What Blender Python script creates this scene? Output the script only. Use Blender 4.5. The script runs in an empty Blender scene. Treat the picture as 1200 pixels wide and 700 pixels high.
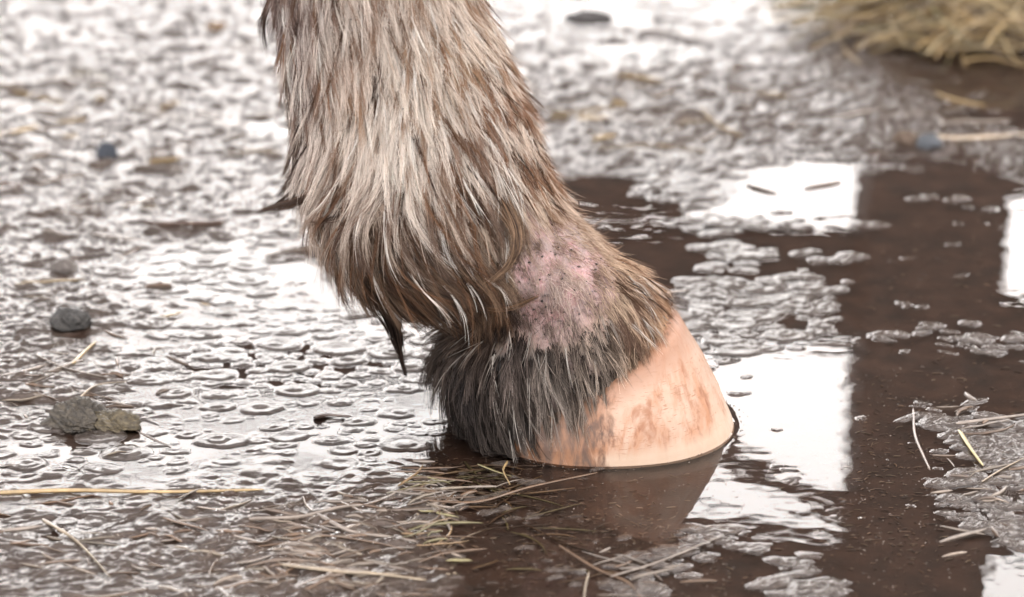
import bpy, math, random
import numpy as np
from mathutils import Vector
from mathutils.bvhtree import BVHTree

random.seed(7)
rng = np.random.default_rng(11)
C = bpy.context.scene.collection
SC = bpy.context.scene

# ------------------------------------------------------------------ camera model
W, H = 1200.0, 700.0
FOV = math.radians(19.7)
FPX = 600.0 / math.tan(FOV / 2)
PITCH = math.radians(20.0)
FWD = np.array([0, math.cos(PITCH), -math.sin(PITCH)])
UP = np.array([0, math.sin(PITCH), math.cos(PITCH)])
RT = np.array([1.0, 0, 0])
def ray(u, v):
    d = FWD + RT * ((u - 600) / FPX) + UP * ((350 - v) / FPX)
    return d / np.linalg.norm(d)
CAM = -1.5 * ray(700, 495)
def ground(u, v, z=0.0):
    d = ray(u, v); t = (z - CAM[2]) / d[2]
    return CAM + d * t
def onplane(u, v, y=0.0):
    d = ray(u, v); t = (y - CAM[1]) / d[1]
    return CAM + d * t
def project(p):
    q = p - CAM
    z = q @ FWD
    return 600 + FPX * (q @ RT) / z, 350 - FPX * (q @ UP) / z

cam = bpy.data.cameras.new('camera'); co = bpy.data.objects.new('camera', cam); C.objects.link(co)
co.location = CAM.tolist(); co.rotation_euler = (math.pi / 2 - PITCH, 0, 0)
cam.sensor_width = 36; cam.lens = 18 / math.tan(FOV / 2); cam.clip_start = 0.05; cam.clip_end = 500
cam.dof.use_dof = True; cam.dof.focus_distance = 1.455; cam.dof.aperture_fstop = 7.0
SC.camera = co

# ------------------------------------------------------------------ helpers
def mesh_np(name, verts, faces, mat, parent=None, smooth=True, cols=None):
    """verts (n,3), faces (m,k) array of equal-sized polygons -> one mesh object"""
    me = bpy.data.meshes.new(name)
    verts = np.asarray(verts, dtype=np.float32); faces = np.asarray(faces, dtype=np.int32)
    me.vertices.add(len(verts)); me.vertices.foreach_set('co', verts.ravel())
    k = faces.shape[1]
    me.loops.add(faces.size); me.loops.foreach_set('vertex_index', faces.ravel())
    me.polygons.add(len(faces))
    me.polygons.foreach_set('loop_start', np.arange(0, faces.size, k, dtype=np.int32))
    me.polygons.foreach_set('loop_total', np.full(len(faces), k, dtype=np.int32))
    if smooth: me.polygons.foreach_set('use_smooth', np.ones(len(faces), dtype=bool))
    if cols is not None:
        a = me.color_attributes.new('tint', 'FLOAT_COLOR', 'POINT')
        c4 = np.ones((len(verts), 4), dtype=np.float32); c4[:, :cols.shape[1]] = cols
        a.data.foreach_set('color', c4.ravel())
    me.update(calc_edges=True)
    me.materials.append(mat)
    o = bpy.data.objects.new(name, me); C.objects.link(o)
    if parent: o.parent = parent
    return o
def tag(o, label=None, cat=None, group=None, kind=None):
    if label: o['label'] = label
    if cat: o['category'] = cat
    if group: o['group'] = group
    if kind: o['kind'] = kind
    return o
def empty(name, loc, label, cat, group=None):
    o = bpy.data.objects.new(name, None); C.objects.link(o); o.location = loc
    o.empty_display_size = 0.02
    return tag(o, label, cat, group)

def strands(paths, rad, cols, sides=3, flat=1.0, phase=None):
    """paths (n,k,3), rad (n,k), cols (n,k,3): tapered tubes; returns verts, faces, cols"""
    n, k, _ = paths.shape
    T = np.gradient(paths, axis=1); T /= np.linalg.norm(T, axis=2, keepdims=True) + 1e-9
    ref = rng.normal(size=(n, 1, 3)); ref = np.repeat(ref, k, axis=1)
    A = np.cross(T, ref); A /= np.linalg.norm(A, axis=2, keepdims=True) + 1e-9
    B = np.cross(T, A)
    vs = []
    for s in range(sides):
        a = 2 * math.pi * s / sides
        vs.append(paths + (A * math.cos(a) + B * math.sin(a) * flat) * rad[..., None])
    V = np.stack(vs, axis=2)                         # n,k,sides,3
    idx = np.arange(n * k * sides).reshape(n, k, sides)
    F = []
    for s in range(sides):
        s2 = (s + 1) % sides
        F.append(np.stack([idx[:, :-1, s], idx[:, :-1, s2], idx[:, 1:, s2], idx[:, 1:, s]], axis=-1).reshape(-1, 4))
    Cc = np.repeat(cols[:, :, None, :], sides, axis=2).reshape(-1, 3)
    return V.reshape(-1, 3), np.concatenate(F), Cc

def merge(parts):
    Vs, Fs, Cs, off = [], [], [], 0
    for V, F, Cc in parts:
        Vs.append(V); Fs.append(F + off); Cs.append(Cc); off += len(V)
    return np.concatenate(Vs), np.concatenate(Fs), np.concatenate(Cs)

# vectorised perlin-like noise
_perm = rng.permutation(512); _g = rng.normal(size=(512, 2)); _g /= np.linalg.norm(_g, axis=1, keepdims=True)
def perlin(x, y):
    xi = np.floor(x).astype(int); yi = np.floor(y).astype(int); xf = x - xi; yf = y - yi
    def g(ix, iy, dx, dy):
        h = _perm[(ix + _perm[iy & 511]) & 511]
        return _g[h, 0] * dx + _g[h, 1] * dy
    u = xf ** 3 * (xf * (xf * 6 - 15) + 10); v = yf ** 3 * (yf * (yf * 6 - 15) + 10)
    a = g(xi, yi, xf, yf); b = g(xi + 1, yi, xf - 1, yf); c = g(xi, yi + 1, xf, yf - 1); d = g(xi + 1, yi + 1, xf - 1, yf - 1)
    return (a + u * (b - a)) * (1 - v) + (c + u * (d - c)) * v
def fbm(x, y, f, o=4, gain=0.5):
    s = 0; a = 1.0
    for i in range(o):
        s = s + a * perlin(x * f + 17.3 * i, y * f - 9.1 * i); f *= 2.03; a *= gain
    return s

# ------------------------------------------------------------------ materials
def newmat(name):
    m = bpy.data.materials.new(name); m.use_nodes = True
    nt = m.node_tree; nt.nodes.clear(); return m, nt
def nd(nt, t, **kw):
    n = nt.nodes.new(t)
    for k, v in kw.items():
        if k in n.inputs: n.inputs[k].default_value = v
        else: setattr(n, k, v)
    return n
def lk(nt, a, b): nt.links.new(a, b)
def noise(nt, vec, scale, detail=4, rough=0.55, dist=0.0):
    n = nd(nt, 'ShaderNodeTexNoise'); n.inputs['Scale'].default_value = scale
    n.inputs['Detail'].default_value = detail; n.inputs['Roughness'].default_value = rough
    n.inputs['Distortion'].default_value = dist
    if vec is not None: lk(nt, vec, n.inputs['Vector'])
    return n.outputs[0]
def ramp(nt, fac, stops):
    r = nd(nt, 'ShaderNodeValToRGB'); e = r.color_ramp.elements
    while len(e) < len(stops): e.new(0.5)
    for i, (p, c) in enumerate(stops):
        e[i].position = p; e[i].color = (*c, 1) if len(c) == 3 else c
    lk(nt, fac, r.inputs[0]); return r.outputs[0]
def mixc(nt, fac, a, b, mode='MIX'):
    m = nd(nt, 'ShaderNodeMix', data_type='RGBA', blend_type=mode)
    for s, i in ((fac, 0), (a, 6), (b, 7)):
        if hasattr(s, 'links'): lk(nt, s, m.inputs[i])
        else: m.inputs[i].default_value = (*s, 1) if isinstance(s, tuple) and len(s) == 3 else s
    return m.outputs[2]
def bump(nt, h, dist, strength=1.0, normal=None):
    b = nd(nt, 'ShaderNodeBump'); b.inputs['Strength'].default_value = strength; b.inputs['Distance'].default_value = dist
    lk(nt, h, b.inputs['Height'])
    if normal is not None: lk(nt, normal, b.inputs['Normal'])
    return b.outputs[0]
def out(nt, s): 
    o = nd(nt, 'ShaderNodeOutputMaterial'); lk(nt, s, o.inputs['Surface'])
def texco(nt): return nd(nt, 'ShaderNodeTexCoord').outputs['Object']

def mat_mud():
    m, nt = newmat('wet_mud'); tc = texco(nt)
    n1 = noise(nt, tc, 60, 6); n2 = noise(nt, tc, 700, 4, 0.7)
    c = ramp(nt, n1, [(0.3, (0.024, 0.0135, 0.009)), (0.55, (0.052, 0.027, 0.0175)), (0.8, (0.088, 0.05, 0.034))])
    sp = ramp(nt, n2, [(0.62, (0, 0, 0)), (0.72, (1, 1, 1))])
    c = mixc(nt, sp, c, (0.12, 0.078, 0.054))
    at = nd(nt, 'ShaderNodeAttribute', attribute_name='tint'); sep = nd(nt, 'ShaderNodeSeparateColor'); lk(nt, at.outputs['Color'], sep.inputs[0])
    n3 = noise(nt, tc, 160, 5); silt = ramp(nt, n3, [(0.3, (0.06, 0.046, 0.039)), (0.7, (0.135, 0.11, 0.098))])
    c = mixc(nt, sep.outputs[0], c, silt)
    p = nd(nt, 'ShaderNodeBsdfPrincipled'); lk(nt, c, p.inputs['Base Color']); p.inputs['Roughness'].default_value = 0.55
    lk(nt, bump(nt, n2, 0.0008, 0.6), p.inputs['Normal'])
    out(nt, p.outputs[0]); return m
def mat_water():
    m, nt = newmat('water_film'); tc = texco(nt)
    at = nd(nt, 'ShaderNodeAttribute', attribute_name='tint')
    fr = nd(nt, 'ShaderNodeFresnel'); fr.inputs['IOR'].default_value = 1.36
    n1 = noise(nt, tc, 230, 4, 0.6, 0.4); n2 = noise(nt, tc, 900, 3, 0.6)
    mp = nd(nt, 'ShaderNodeMath', operation='ADD'); lk(nt, n1, mp.inputs[0]); 
    m2 = nd(nt, 'ShaderNodeMath', operation='MULTIPLY'); lk(nt, n2, m2.inputs[0]); m2.inputs[1].default_value = 0.35
    lk(nt, m2.outputs[0], mp.inputs[1])
    sep = nd(nt, 'ShaderNodeSeparateColor'); lk(nt, at.outputs['Color'], sep.inputs[0])
    b = nd(nt, 'ShaderNodeBump'); b.inputs['Distance'].default_value = 0.0009
    lk(nt, mp.outputs[0], b.inputs['Height']); lk(nt, sep.outputs[0], b.inputs['Strength'])
    g = nd(nt, 'ShaderNodeBsdfGlossy'); lk(nt, b.outputs[0], g.inputs['Normal']); lk(nt, b.outputs[0], fr.inputs['Normal'])
    rr = nd(nt, 'ShaderNodeMapRange'); lk(nt, sep.outputs[0], rr.inputs[0]); rr.inputs[3].default_value = 0.015; rr.inputs[4].default_value = 0.16
    lk(nt, rr.outputs[0], g.inputs['Roughness'])
    t = nd(nt, 'ShaderNodeBsdfTransparent'); t.inputs[0].default_value = (0.93, 0.88, 0.84, 1)
    df = nd(nt, 'ShaderNodeBsdfDiffuse'); lk(nt, ramp(nt, n1, [(0.35, (0.05, 0.038, 0.032)), (0.7, (0.17, 0.145, 0.13))]), df.inputs[0])
    ms = nd(nt, 'ShaderNodeMixShader'); lk(nt, sep.outputs[1], ms.inputs[0]); lk(nt, t.outputs[0], ms.inputs[1]); lk(nt, df.outputs[0], ms.inputs[2])
    mx = nd(nt, 'ShaderNodeMixShader'); lk(nt, fr.outputs[0], mx.inputs[0]); lk(nt, ms.outputs[0], mx.inputs[1]); lk(nt, g.outputs[0], mx.inputs[2])
    out(nt, mx.outputs[0]); return m
def mat_hair(rough=0.3, spec=0.14, trans=0.3):
    m, nt = newmat('wet_hair'); at = nd(nt, 'ShaderNodeAttribute', attribute_name='tint')
    p = nd(nt, 'ShaderNodeBsdfPrincipled'); lk(nt, at.outputs['Color'], p.inputs['Base Color'])
    p.inputs['Roughness'].default_value = rough; p.inputs['Specular IOR Level'].default_value = spec
    t = nd(nt, 'ShaderNodeBsdfTranslucent'); lk(nt, at.outputs['Color'], t.inputs[0])
    mx = nd(nt, 'ShaderNodeMixShader'); mx.inputs[0].default_value = trans
    lk(nt, p.outputs[0], mx.inputs[1]); lk(nt, t.outputs[0], mx.inputs[2]); out(nt, mx.outputs[0]); return m
def mat_tinted(name, rough=0.6, nscale=300, amt=0.5, bdist=0.0006, stretch=None, coat=0.0):
    m, nt = newmat(name); tc = texco(nt); at = nd(nt, 'ShaderNodeAttribute', attribute_name='tint')
    n = noise(nt, tc, nscale, 5, 0.6)
    dark = mixc(nt, 1.0, at.outputs['Color'], (0.45, 0.42, 0.4), 'MULTIPLY')
    f = ramp(nt, n, [(0.35, (0, 0, 0)), (0.65, (amt, amt, amt))])
    c = mixc(nt, f, at.outputs['Color'], dark)
    p = nd(nt, 'ShaderNodeBsdfPrincipled'); lk(nt, c, p.inputs['Base Color']); p.inputs['Roughness'].default_value = rough
    p.inputs['Coat Weight'].default_value = coat; p.inputs['Coat Roughness'].default_value = 0.12
    lk(nt, bump(nt, n, bdist, 0.8), p.inputs['Normal'])
    out(nt, p.outputs[0]); return m
def mat_skin():
    m, nt = newmat('horse_skin'); tc = texco(nt); at = nd(nt, 'ShaderNodeAttribute', attribute_name='tint')
    n1 = noise(nt, tc, 90, 5); n2 = noise(nt, tc, 420, 4, 0.65); n3 = noise(nt, tc, 210, 5, 0.7)
    pale = ramp(nt, n2, [(0.42, (0, 0, 0)), (0.62, (0.75, 0.75, 0.75))])
    c = mixc(nt, pale, at.outputs['Color'], (0.42, 0.30, 0.295))
    gry = ramp(nt, n1, [(0.42, (0, 0, 0)), (0.6, (.85, .85, .85))]); c = mixc(nt, gry, c, (0.22, 0.165, 0.15))
    dk = ramp(nt, n3, [(0.60, (0, 0, 0)), (0.68, (0.9, 0.9, 0.9))])
    c = mixc(nt, dk, c, (0.07, 0.05, 0.05))
    at2 = nd(nt, 'ShaderNodeAttribute', attribute_name='bare'); sepa = nd(nt, 'ShaderNodeSeparateColor'); lk(nt, at2.outputs['Color'], sepa.inputs[0])
    msk = nd(nt, 'ShaderNodeMapRange'); lk(nt, sepa.outputs[0], msk.inputs[0]); msk.inputs[1].default_value = 0.1; msk.inputs[2].default_value = 0.9
    c = mixc(nt, msk.outputs[0], at.outputs['Color'], c)
    p = nd(nt, 'ShaderNodeBsdfPrincipled'); lk(nt, c, p.inputs['Base Color']); p.inputs['Roughness'].default_value = 0.5
    p.inputs['Subsurface Weight'].default_value = 0.15; p.inputs['Subsurface Radius'].default_value = (0.004, 0.002, 0.001)
    lk(nt, bump(nt, n2, 0.0012, 1.0, bump(nt, n1, 0.002, 0.6)), p.inputs['Normal'])
    out(nt, p.outputs[0]); return m
def mat_hoof():
    m, nt = newmat('hoof_horn'); tc = texco(nt)
    at = nd(nt, 'ShaderNodeAttribute', attribute_name='tint')      # R: height above ground 0..1, G: heel stain
    sep = nd(nt, 'ShaderNodeSeparateColor'); lk(nt, at.outputs['Color'], sep.inputs[0])
    mp = nd(nt, 'ShaderNodeMapping'); mp.inputs['Scale'].default_value = (1.0, 1.0, 0.35); mp.inputs['Rotation'].default_value = (0, 0.5, 0); lk(nt, tc, mp.inputs[0])
    n1 = noise(nt, mp.outputs[0], 45, 6, 0.6, 0.8); n2 = noise(nt, mp.outputs[0], 170, 5, 0.65, 0.5); n3 = noise(nt, tc, 25, 4)
    c = ramp(nt, n3, [(0.3, (0.29, 0.182, 0.127)), (0.7, (0.37, 0.257, 0.19))])
    st = ramp(nt, n1, [(0.47, (0, 0, 0)), (0.62, (0.85, 0.85, 0.85))])
    c = mixc(nt, st, c, (0.28, 0.115, 0.048))
    st2 = ramp(nt, n2, [(0.5, (0, 0, 0)), (0.6, (1, 1, 1))])
    stm = nd(nt, 'ShaderNodeMath', operation='MULTIPLY'); lk(nt, st2, stm.inputs[0]); lk(nt, st, stm.inputs[1])
    c = mixc(nt, stm.outputs[0], c, (0.17, 0.055, 0.02))
    # faint growth rings and fine scratches
    wv = nd(nt, 'ShaderNodeTexWave', wave_type='BANDS', bands_direction='Z'); mz = nd(nt, 'ShaderNodeMapping'); mz.inputs['Rotation'].default_value = (0, -0.38, 0); lk(nt, tc, mz.inputs[0]); lk(nt, mz.outputs[0], wv.inputs['Vector'])
    wv.inputs['Scale'].default_value = 55; wv.inputs['Distortion'].default_value = 2.5; wv.inputs['Detail'].default_value = 3; wv.inputs['Detail Scale'].default_value = 2
    c = mixc(nt, mixc(nt, 1.0, wv.outputs[0], (0.16, 0.16, 0.16), 'MULTIPLY'), c, (0.30, 0.15, 0.08))
    ms = nd(nt, 'ShaderNodeMapping'); ms.inputs['Scale'].default_value = (1.0, 1.0, 7.0); ms.inputs['Rotation'].default_value = (0, 0.9, 0); lk(nt, tc, ms.inputs[0])
    ns = noise(nt, ms.outputs[0], 190, 3, 0.6); sc = ramp(nt, ns, [(0.60, (0, 0, 0)), (0.65, (0.75, 0.75, 0.75))]); c = mixc(nt, sc, c, (0.22, 0.10, 0.05))
    # brown band under the coronet, pale band at the bearing edge, dirty heel
    top = ramp(nt, sep.outputs[0], [(0.74, (0, 0, 0)), (0.95, (0.8, 0.8, 0.8))])
    c = mixc(nt, top, c, (0.24, 0.115, 0.065))
    lo = ramp(nt, sep.outputs[0], [(0.13, (0.85, 0.85, 0.85)), (0.26, (0, 0, 0))])
    c = mixc(nt, lo, c, (0.37, 0.275, 0.205))
    ad = nd(nt, 'ShaderNodeMath', operation='ADD'); lk(nt, sep.outputs[1], ad.inputs[0]); 
    q = nd(nt, 'ShaderNodeMath', operation='MULTIPLY'); lk(nt, n2, q.inputs[0]); q.inputs[1].default_value = 0.9; lk(nt, q.outputs[0], ad.inputs[1])
    hs = ramp(nt, ad.outputs[0], [(0.62, (0, 0, 0)), (0.85, (0.92, 0.92, 0.92))])
    hc = ramp(nt, n2, [(0.4, (0.17, 0.07, 0.028)), (0.6, (0.05, 0.022, 0.012))])
    c = mixc(nt, hs, c, hc)
    p = nd(nt, 'ShaderNodeBsdfPrincipled'); lk(nt, c, p.inputs['Base Color'])
    rr = ramp(nt, n2, [(0.3, (0.38, 0.38, 0.38)), (0.7, (0.62, 0.62, 0.62))]); lk(nt, rr, p.inputs['Roughness'])
    p.inputs['Subsurface Weight'].default_value = 0.05; p.inputs['Subsurface Radius'].default_value = (0.006, 0.003, 0.0015)
    p.inputs['Coat Weight'].default_value = 0.06; p.inputs['Coat Roughness'].default_value = 0.12
    lk(nt, bump(nt, n2, 0.0006, 0.6, bump(nt, n1, 0.002, 0.35)), p.inputs['Normal'])
    out(nt, p.outputs[0]); return m
def mat_wood():
    m, nt = newmat('dark_timber'); tc = texco(nt)
    mp = nd(nt, 'ShaderNodeMapping'); mp.inputs['Scale'].default_value = (8, 8, 1); lk(nt, tc, mp.inputs[0])
    n = noise(nt, mp.outputs[0], 6, 6)
    c = ramp(nt, n, [(0.3, (0.022, 0.014, 0.010)), (0.7, (0.055, 0.036, 0.026))])
    p = nd(nt, 'ShaderNodeBsdfPrincipled'); lk(nt, c, p.inputs['Base Color']); p.inputs['Roughness'].default_value = 0.7
    lk(nt, bump(nt, n, 0.003, 0.6), p.inputs['Normal']); out(nt, p.outputs[0]); return m

M_MUD, M_WATER, M_HAIR, M_SKIN, M_HOOF, M_WOOD = mat_mud(), mat_water(), mat_hair(), mat_skin(), mat_hoof(), mat_wood()
M_HAIRD = mat_hair(0.25, 0.05, 0.1)
M_STRAW = mat_tinted('wet_straw', 0.4, 250, 0.6, 0.0003, coat=0.4)
M_CLOD = mat_tinted('wet_clod', 0.55, 520, 0.9, 0.0016, coat=0.05)
M_GRIT = mat_tinted('grit', 0.5, 500, 0.5, 0.0003)

# ------------------------------------------------------------------ ground height fields
def axis(lo, hi, f):
    """fine samples lo..hi then geometric growth to +-80 m"""
    core = []; x = lo
    while x < hi: core.append(x); x += f(x)
    a = np.array(core); g = [a[-1]]; st = 0.004
    while g[-1] < 80: g.append(g[-1] + st); st *= 1.22
    l = [a[0]]; st = 0.004
    while l[-1] > -80: l.append(l[-1] - st); st *= 1.22
    return np.concatenate([np.array(l[1:])[::-1], a, np.array(g[1:])])
XS = axis(-0.50, 0.42, lambda x: 0.0008)
YS = axis(-0.27, 0.98, lambda y: 0.0008 + 0.0014 * max(0, y - 0.05))
GX, GY = np.meshgrid(XS, YS)

# water depth control points in photo pixels: (u, v, base height in mm, spread mm, bump roughness)
CTRL = [(1070,240,-6,45),(1110,300,-6,40),(1050,340,-4,30),(1000,600,-6,40),(1060,450,-6,50),(1020,520,-6,50),(910,660,-4.5,35),(880,600,-5,30),(760,620,-5,40),
 (620,640,-3.5,32),(560,520,-3.5,25),(700,570,-5,30),(640,590,-4,30),(920,480,-6,40),(900,430,-4.5,26),(930,550,-6,30),(730,235,-4.5,22),(820,300,-3.2,25),(960,235,-5,30),(930,300,-3.2,25),
 (1150,125,-2.5,22),(1070,100,-.3,22),(1000,100,.9,40),(1100,170,.8,26),(1180,180,.7,26),(1030,150,.8,30),(1160,92,-1.5,18),(1160,280,-5,35),(1140,200,-1.2,20),(1180,400,-4,35),(1190,680,-4,25),(1100,640,-5,35),(780,30,0.7,60),(700,20,0.6,60),(640,30,0.7,50),(900,40,0.2,60),
 (560,620,-3,25),(530,570,-2.5,20),(480,480,-0.9,30),(900,130,0.8,60),(800,110,1.0,60),(780,180,0.6,40),(1000,170,0.9,40),(1060,195,0.6,25),(880,375,-0.3,25),(840,350,-0.8,20),(820,390,0.1,15),(960,370,-0.5,22),
 (1140,520,0.1,22),(1180,560,0.4,28),(1090,490,-1.8,15),(1170,490,-0.6,15),(1190,620,0.3,20),(1150,600,-1.4,14),(830,628,-0.2,13),(790,660,0.0,13),(740,690,0.0,15),(940,690,-0.3,16),(880,640,-1.6,12),(950,665,-2.2,14),
 (1180,360,-1.6,20),(1120,395,-0.8,14),(1040,400,-1.5,12),(1150,390,-1.2,14),
 (380,660,0.9,50),(250,660,1.0,60),(450,620,0.6,25),(100,640,0.6,50),(50,560,-0.3,40),(150,540,-1.0,26),(250,530,-0.9,26),(350,500,-0.6,40),(420,430,-0.9,40),(300,420,-0.6,40),
 (440,370,-1.0,35),(300,370,-0.2,40),(200,440,0.2,35),(100,440,1.0,40),(60,350,0.8,60),(180,350,0.7,50),(100,250,1.0,80),(250,280,0.6,50),(300,200,0.6,50),(280,170,0.5,40),(200,150,0.4,60),
 (100,100,1.6,80),(250,60,1.5,80),(100,20,1.6,90),(320,110,0.5,60),(20,180,1.4,70),(220,120,1.2,60),(900,80,1.0,60),(830,100,1.2,60),(700,110,1.0,50),(330,300,0.2,35),(0,450,0.8,40),(0,630,0.6,30),(5,620,-1.2,14),(470,560,-0.1,25),(500,640,0.1,20),(500,690,0.3,20)]
num = np.zeros_like(GX); den = np.zeros_like(GX) + 1e-12
wob_x = GX + 0.010 * fbm(GX, GY, 28, 3); wob_y = GY + 0.016 * fbm(GX + 3, GY + 5, 28, 3)
for (u, v, h, s) in CTRL:
    g = ground(u, v); sx = s / 1000.0; sy = sx * 1.7
    w = np.exp(-(((wob_x - g[0]) / sx) ** 2 + ((wob_y - g[1]) / sy) ** 2) * 0.9) + 1e-5 / (1 + ((GX - g[0]) ** 2 + (GY - g[1]) ** 2) * 400)
    num += w * h; den += w
BASE = num / den * 1e-3
far = np.clip((np.hypot(GX, GY - 0.3) - 0.8) / 3, 0, 1)
BASE = BASE * (1 - far) + far * 0.001
shallow = np.clip((BASE + 0.0030) / 0.0030, 0, 1)           # 0 in deep water, 1 on mud
# zones where the film breaks up into packed flat cells: (u, v, half width px, half height px)
PACK = [(330, 425, 210, 75), (130, 522, 190, 30), (420, 515, 110, 40), (480, 380, 80, 55), (310, 150, 26, 12), (850, 385, 90, 40), (700, 15, 50, 14), (760, 62, 60, 14), (60, 620, 90, 18), (250, 320, 110, 40)]
PZ = np.zeros_like(GX)
for (u, v, a, b) in PACK:
    g = ground(u, v); gb = ground(u, v + b); sx = a / 2304 * (np.linalg.norm(g - CAM) / 1.5); sy = abs(gb[1] - g[1])
    PZ = np.maximum(PZ, np.clip(1.6 - 1.3 * np.sqrt(((wob_x - g[0]) / sx) ** 2 + ((wob_y - g[1]) / sy) ** 2), 0, 1))
BASE = BASE * (1 - PZ) + PZ * np.minimum(BASE, -0.0016)
shallow = np.clip((BASE + 0.0030) / 0.0030, 0, 1)
# rounded wet lumps
dom = np.full_like(GX, -0.02)
def splat(cx, cy, a, b, th, A, p):
    R = max(a, b) * 1.3
    i0, i1 = np.searchsorted(XS, [cx - R, cx + R]); j0, j1 = np.searchsorted(YS, [cy - R, cy + R])
    if i1 <= i0 or j1 <= j0: return
    x = GXw[j0:j1, i0:i1] - cx; y = GYw[j0:j1, i0:i1] - cy
    c, s = math.cos(th), math.sin(th)
    r2 = ((x * c + y * s) / a) ** 2 + ((-x * s + y * c) / b) ** 2
    h = A * (1 - r2 ** p - (0.55 * np.exp(-r2 * 5) if p > 1.8 else 0))
    sub = dom[j0:j1, i0:i1]; np.maximum(sub, np.where(r2 < 1.6, h, -0.02), out=sub)
GXw = GX + 0.0016 * fbm(GX + 9, GY, 130, 2) ; GYw = GY + 0.0022 * fbm(GX, GY + 4, 130, 2)
for i in range(15000):
    y = -0.27 + 1.2 * random.random() ** 1.5; x = random.uniform(-0.47, 0.40)
    R = 0.0020 + 0.0068 * random.random() ** 2.4
    A = R * random.uniform(0.08, 0.19); th = random.uniform(-0.5, 0.5); a, b = R * random.uniform(1.0, 1.9), R * random.uniform(0.8, 1.2)
    splat(x, y, a, b, th, A, random.choice([1.3, 2.5, 4.0, 6.0]))
    if R > 0.0035 and random.random() < .6:      # a second lump riding on the first
        splat(x + random.uniform(-.3, .3) * a, y + random.uniform(-.3, .3) * b, a * .45, b * .45, th, A * 1.45, 1.5)
# half sunk stems under the film, lower left and on the scum at the right
for (u0, v0, su, sv, n) in ((400, 645, 75, 38, 170), (150, 650, 130, 40, 130), (60, 430, 80, 50, 50), (500, 560, 40, 30, 40), (250, 250, 150, 90, 90), (900, 130, 120, 40, 50)):
    for k in range(n):
        g = ground(random.gauss(u0, su), max(-20, random.gauss(v0, sv)))
        splat(g[0], g[1], random.uniform(.006, .02), random.uniform(.0007, .0013), random.gauss(0, .5), random.uniform(.0010, .0022), 1.0)
domA = dom; dom = np.full_like(GX, -0.02)
# scum islands floating on the open water
for (u0, v0, su, sv, n, r0) in ((850, 295, 22, 7, 16, .007), (870, 330, 40, 10, 36, .006), (930, 350, 40, 16, 40, .006), (960, 375, 30, 12, 30, .005), (850, 395, 40, 18, 60, .005), (815, 350, 14, 18, 22, .005), (1000, 300, 24, 5, 14, .005),
        (880, 260, 60, 5, 30, .007), (780, 225, 25, 4, 10, .005), (1110, 395, 22, 10, 20, .004), (1160, 405, 24, 10, 26, .005), (1040, 395, 14, 3, 8, .004), (1075, 360, 10, 3, 5, .003),
        (1085, 488, 18, 8, 18, .004), (1130, 510, 25, 16, 46, .005), (1180, 520, 25, 22, 60, .006), (1150, 580, 26, 18, 44, .005), (1190, 620, 22, 12, 24, .006), (1120, 590, 8, 6, 8, .003),
        (825, 628, 16, 7, 26, .004), (785, 660, 20, 10, 22, .004), (745, 690, 18, 8, 16, .004), (880, 628, 8, 4, 6, .003), (940, 665, 14, 6, 14, .0035), (930, 690, 20, 8, 26, .005), (985, 690, 14, 6, 10, .004), (890, 645, 6, 3, 5, .003),
        (925, 565, 7, 3, 5, .0035), (915, 547, 4, 2, 3, .003), (865, 460, 4, 2, 3, .003), (912, 505, 4, 2, 3, .003), (870, 640, 8, 4, 8, .003), (1010, 600, 60, 30, 10, .0015), (1065, 540, 70, 60, 14, .0016), (1100, 300, 60, 30, 16, .0025),
        (660, 600, 60, 30, 16, .0022), (585, 590, 40, 20, 26, .003), (520, 600, 24, 26, 40, .004), (640, 670, 60, 18, 22, .003), (1130, 240, 30, 10, 10, .004), (1170, 150, 14, 8, 8, .004), (1100, 125, 30, 16, 12, .004)):
    for k in range(int(n * .8)):
        g = ground(random.gauss(u0, su), random.gauss(v0, sv)); R = r0 * random.uniform(.35, 1.15); a, b, th, A = R * random.uniform(1.1, 2.2), R * random.uniform(.7, 1.1), random.uniform(-.6, .6), min(.0013, R * random.uniform(.12, .26))
        splat(g[0], g[1], a, b, th, A, random.choice([1.2, 2.0, 3.0, 5.0]))
        if R > .003: splat(g[0] + random.uniform(-.4, .4) * a, g[1] + random.uniform(-.3, .3) * b, a * .4, b * .4, th + .5, A * 1.5, 1.3)
px_, py_, pr_ = np.zeros(50000), np.zeros(50000), np.zeros(50000); npk = 0
for phase, (rlo, rhi, tries) in enumerate(((.0065, .0115, 2200), (.0035, .0065, 8500), (.0015, .0032, 13000))):
    for k in range(tries):
        x = random.uniform(-.48, .30); y = random.uniform(-.26, .80)
        i_ = np.searchsorted(XS, x); j_ = np.searchsorted(YS, y)
        if PZ[j_, i_] < random.uniform(.25, .8): continue
        R = random.uniform(rlo, rhi)
        if npk and np.any(np.hypot((px_[:npk] - x) / 1.35, py_[:npk] - y) < (pr_[:npk] + R) * .82): continue
        px_[npk], py_[npk], pr_[npk] = x, y, R; npk += 1
        A = min(.0011, R * random.uniform(.09, .15)); th = random.uniform(-.25, .25)
        splat(x, y, R * 1.35 * random.uniform(.85, 1.05), R * random.uniform(.82, 1.0), th, A, random.choice([3.0, 5.0, 8.0]))
        if R > .004 and random.random() < .75:
            f = random.uniform(.35, .6); splat(x + random.uniform(-.25, .25) * R, y + random.uniform(-.2, .2) * R, R * 1.3 * f, R * f, th, A * random.uniform(1.4, 1.9), random.choice([1.5, 3.0]))
dom2 = dom; dom = domA
rough_n = fbm(GX, GY, 70, 5, 0.55)
region = np.clip(BASE / 0.0010, 0, 1)                       # raised mud: rougher, less bubbly
fine = fbm(GX + 2, GY + 8, 300, 3, 0.5)
farr = np.clip((GY - 0.12) / 0.3, 0, 1) * (1 - PZ) * (1 - far)
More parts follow.
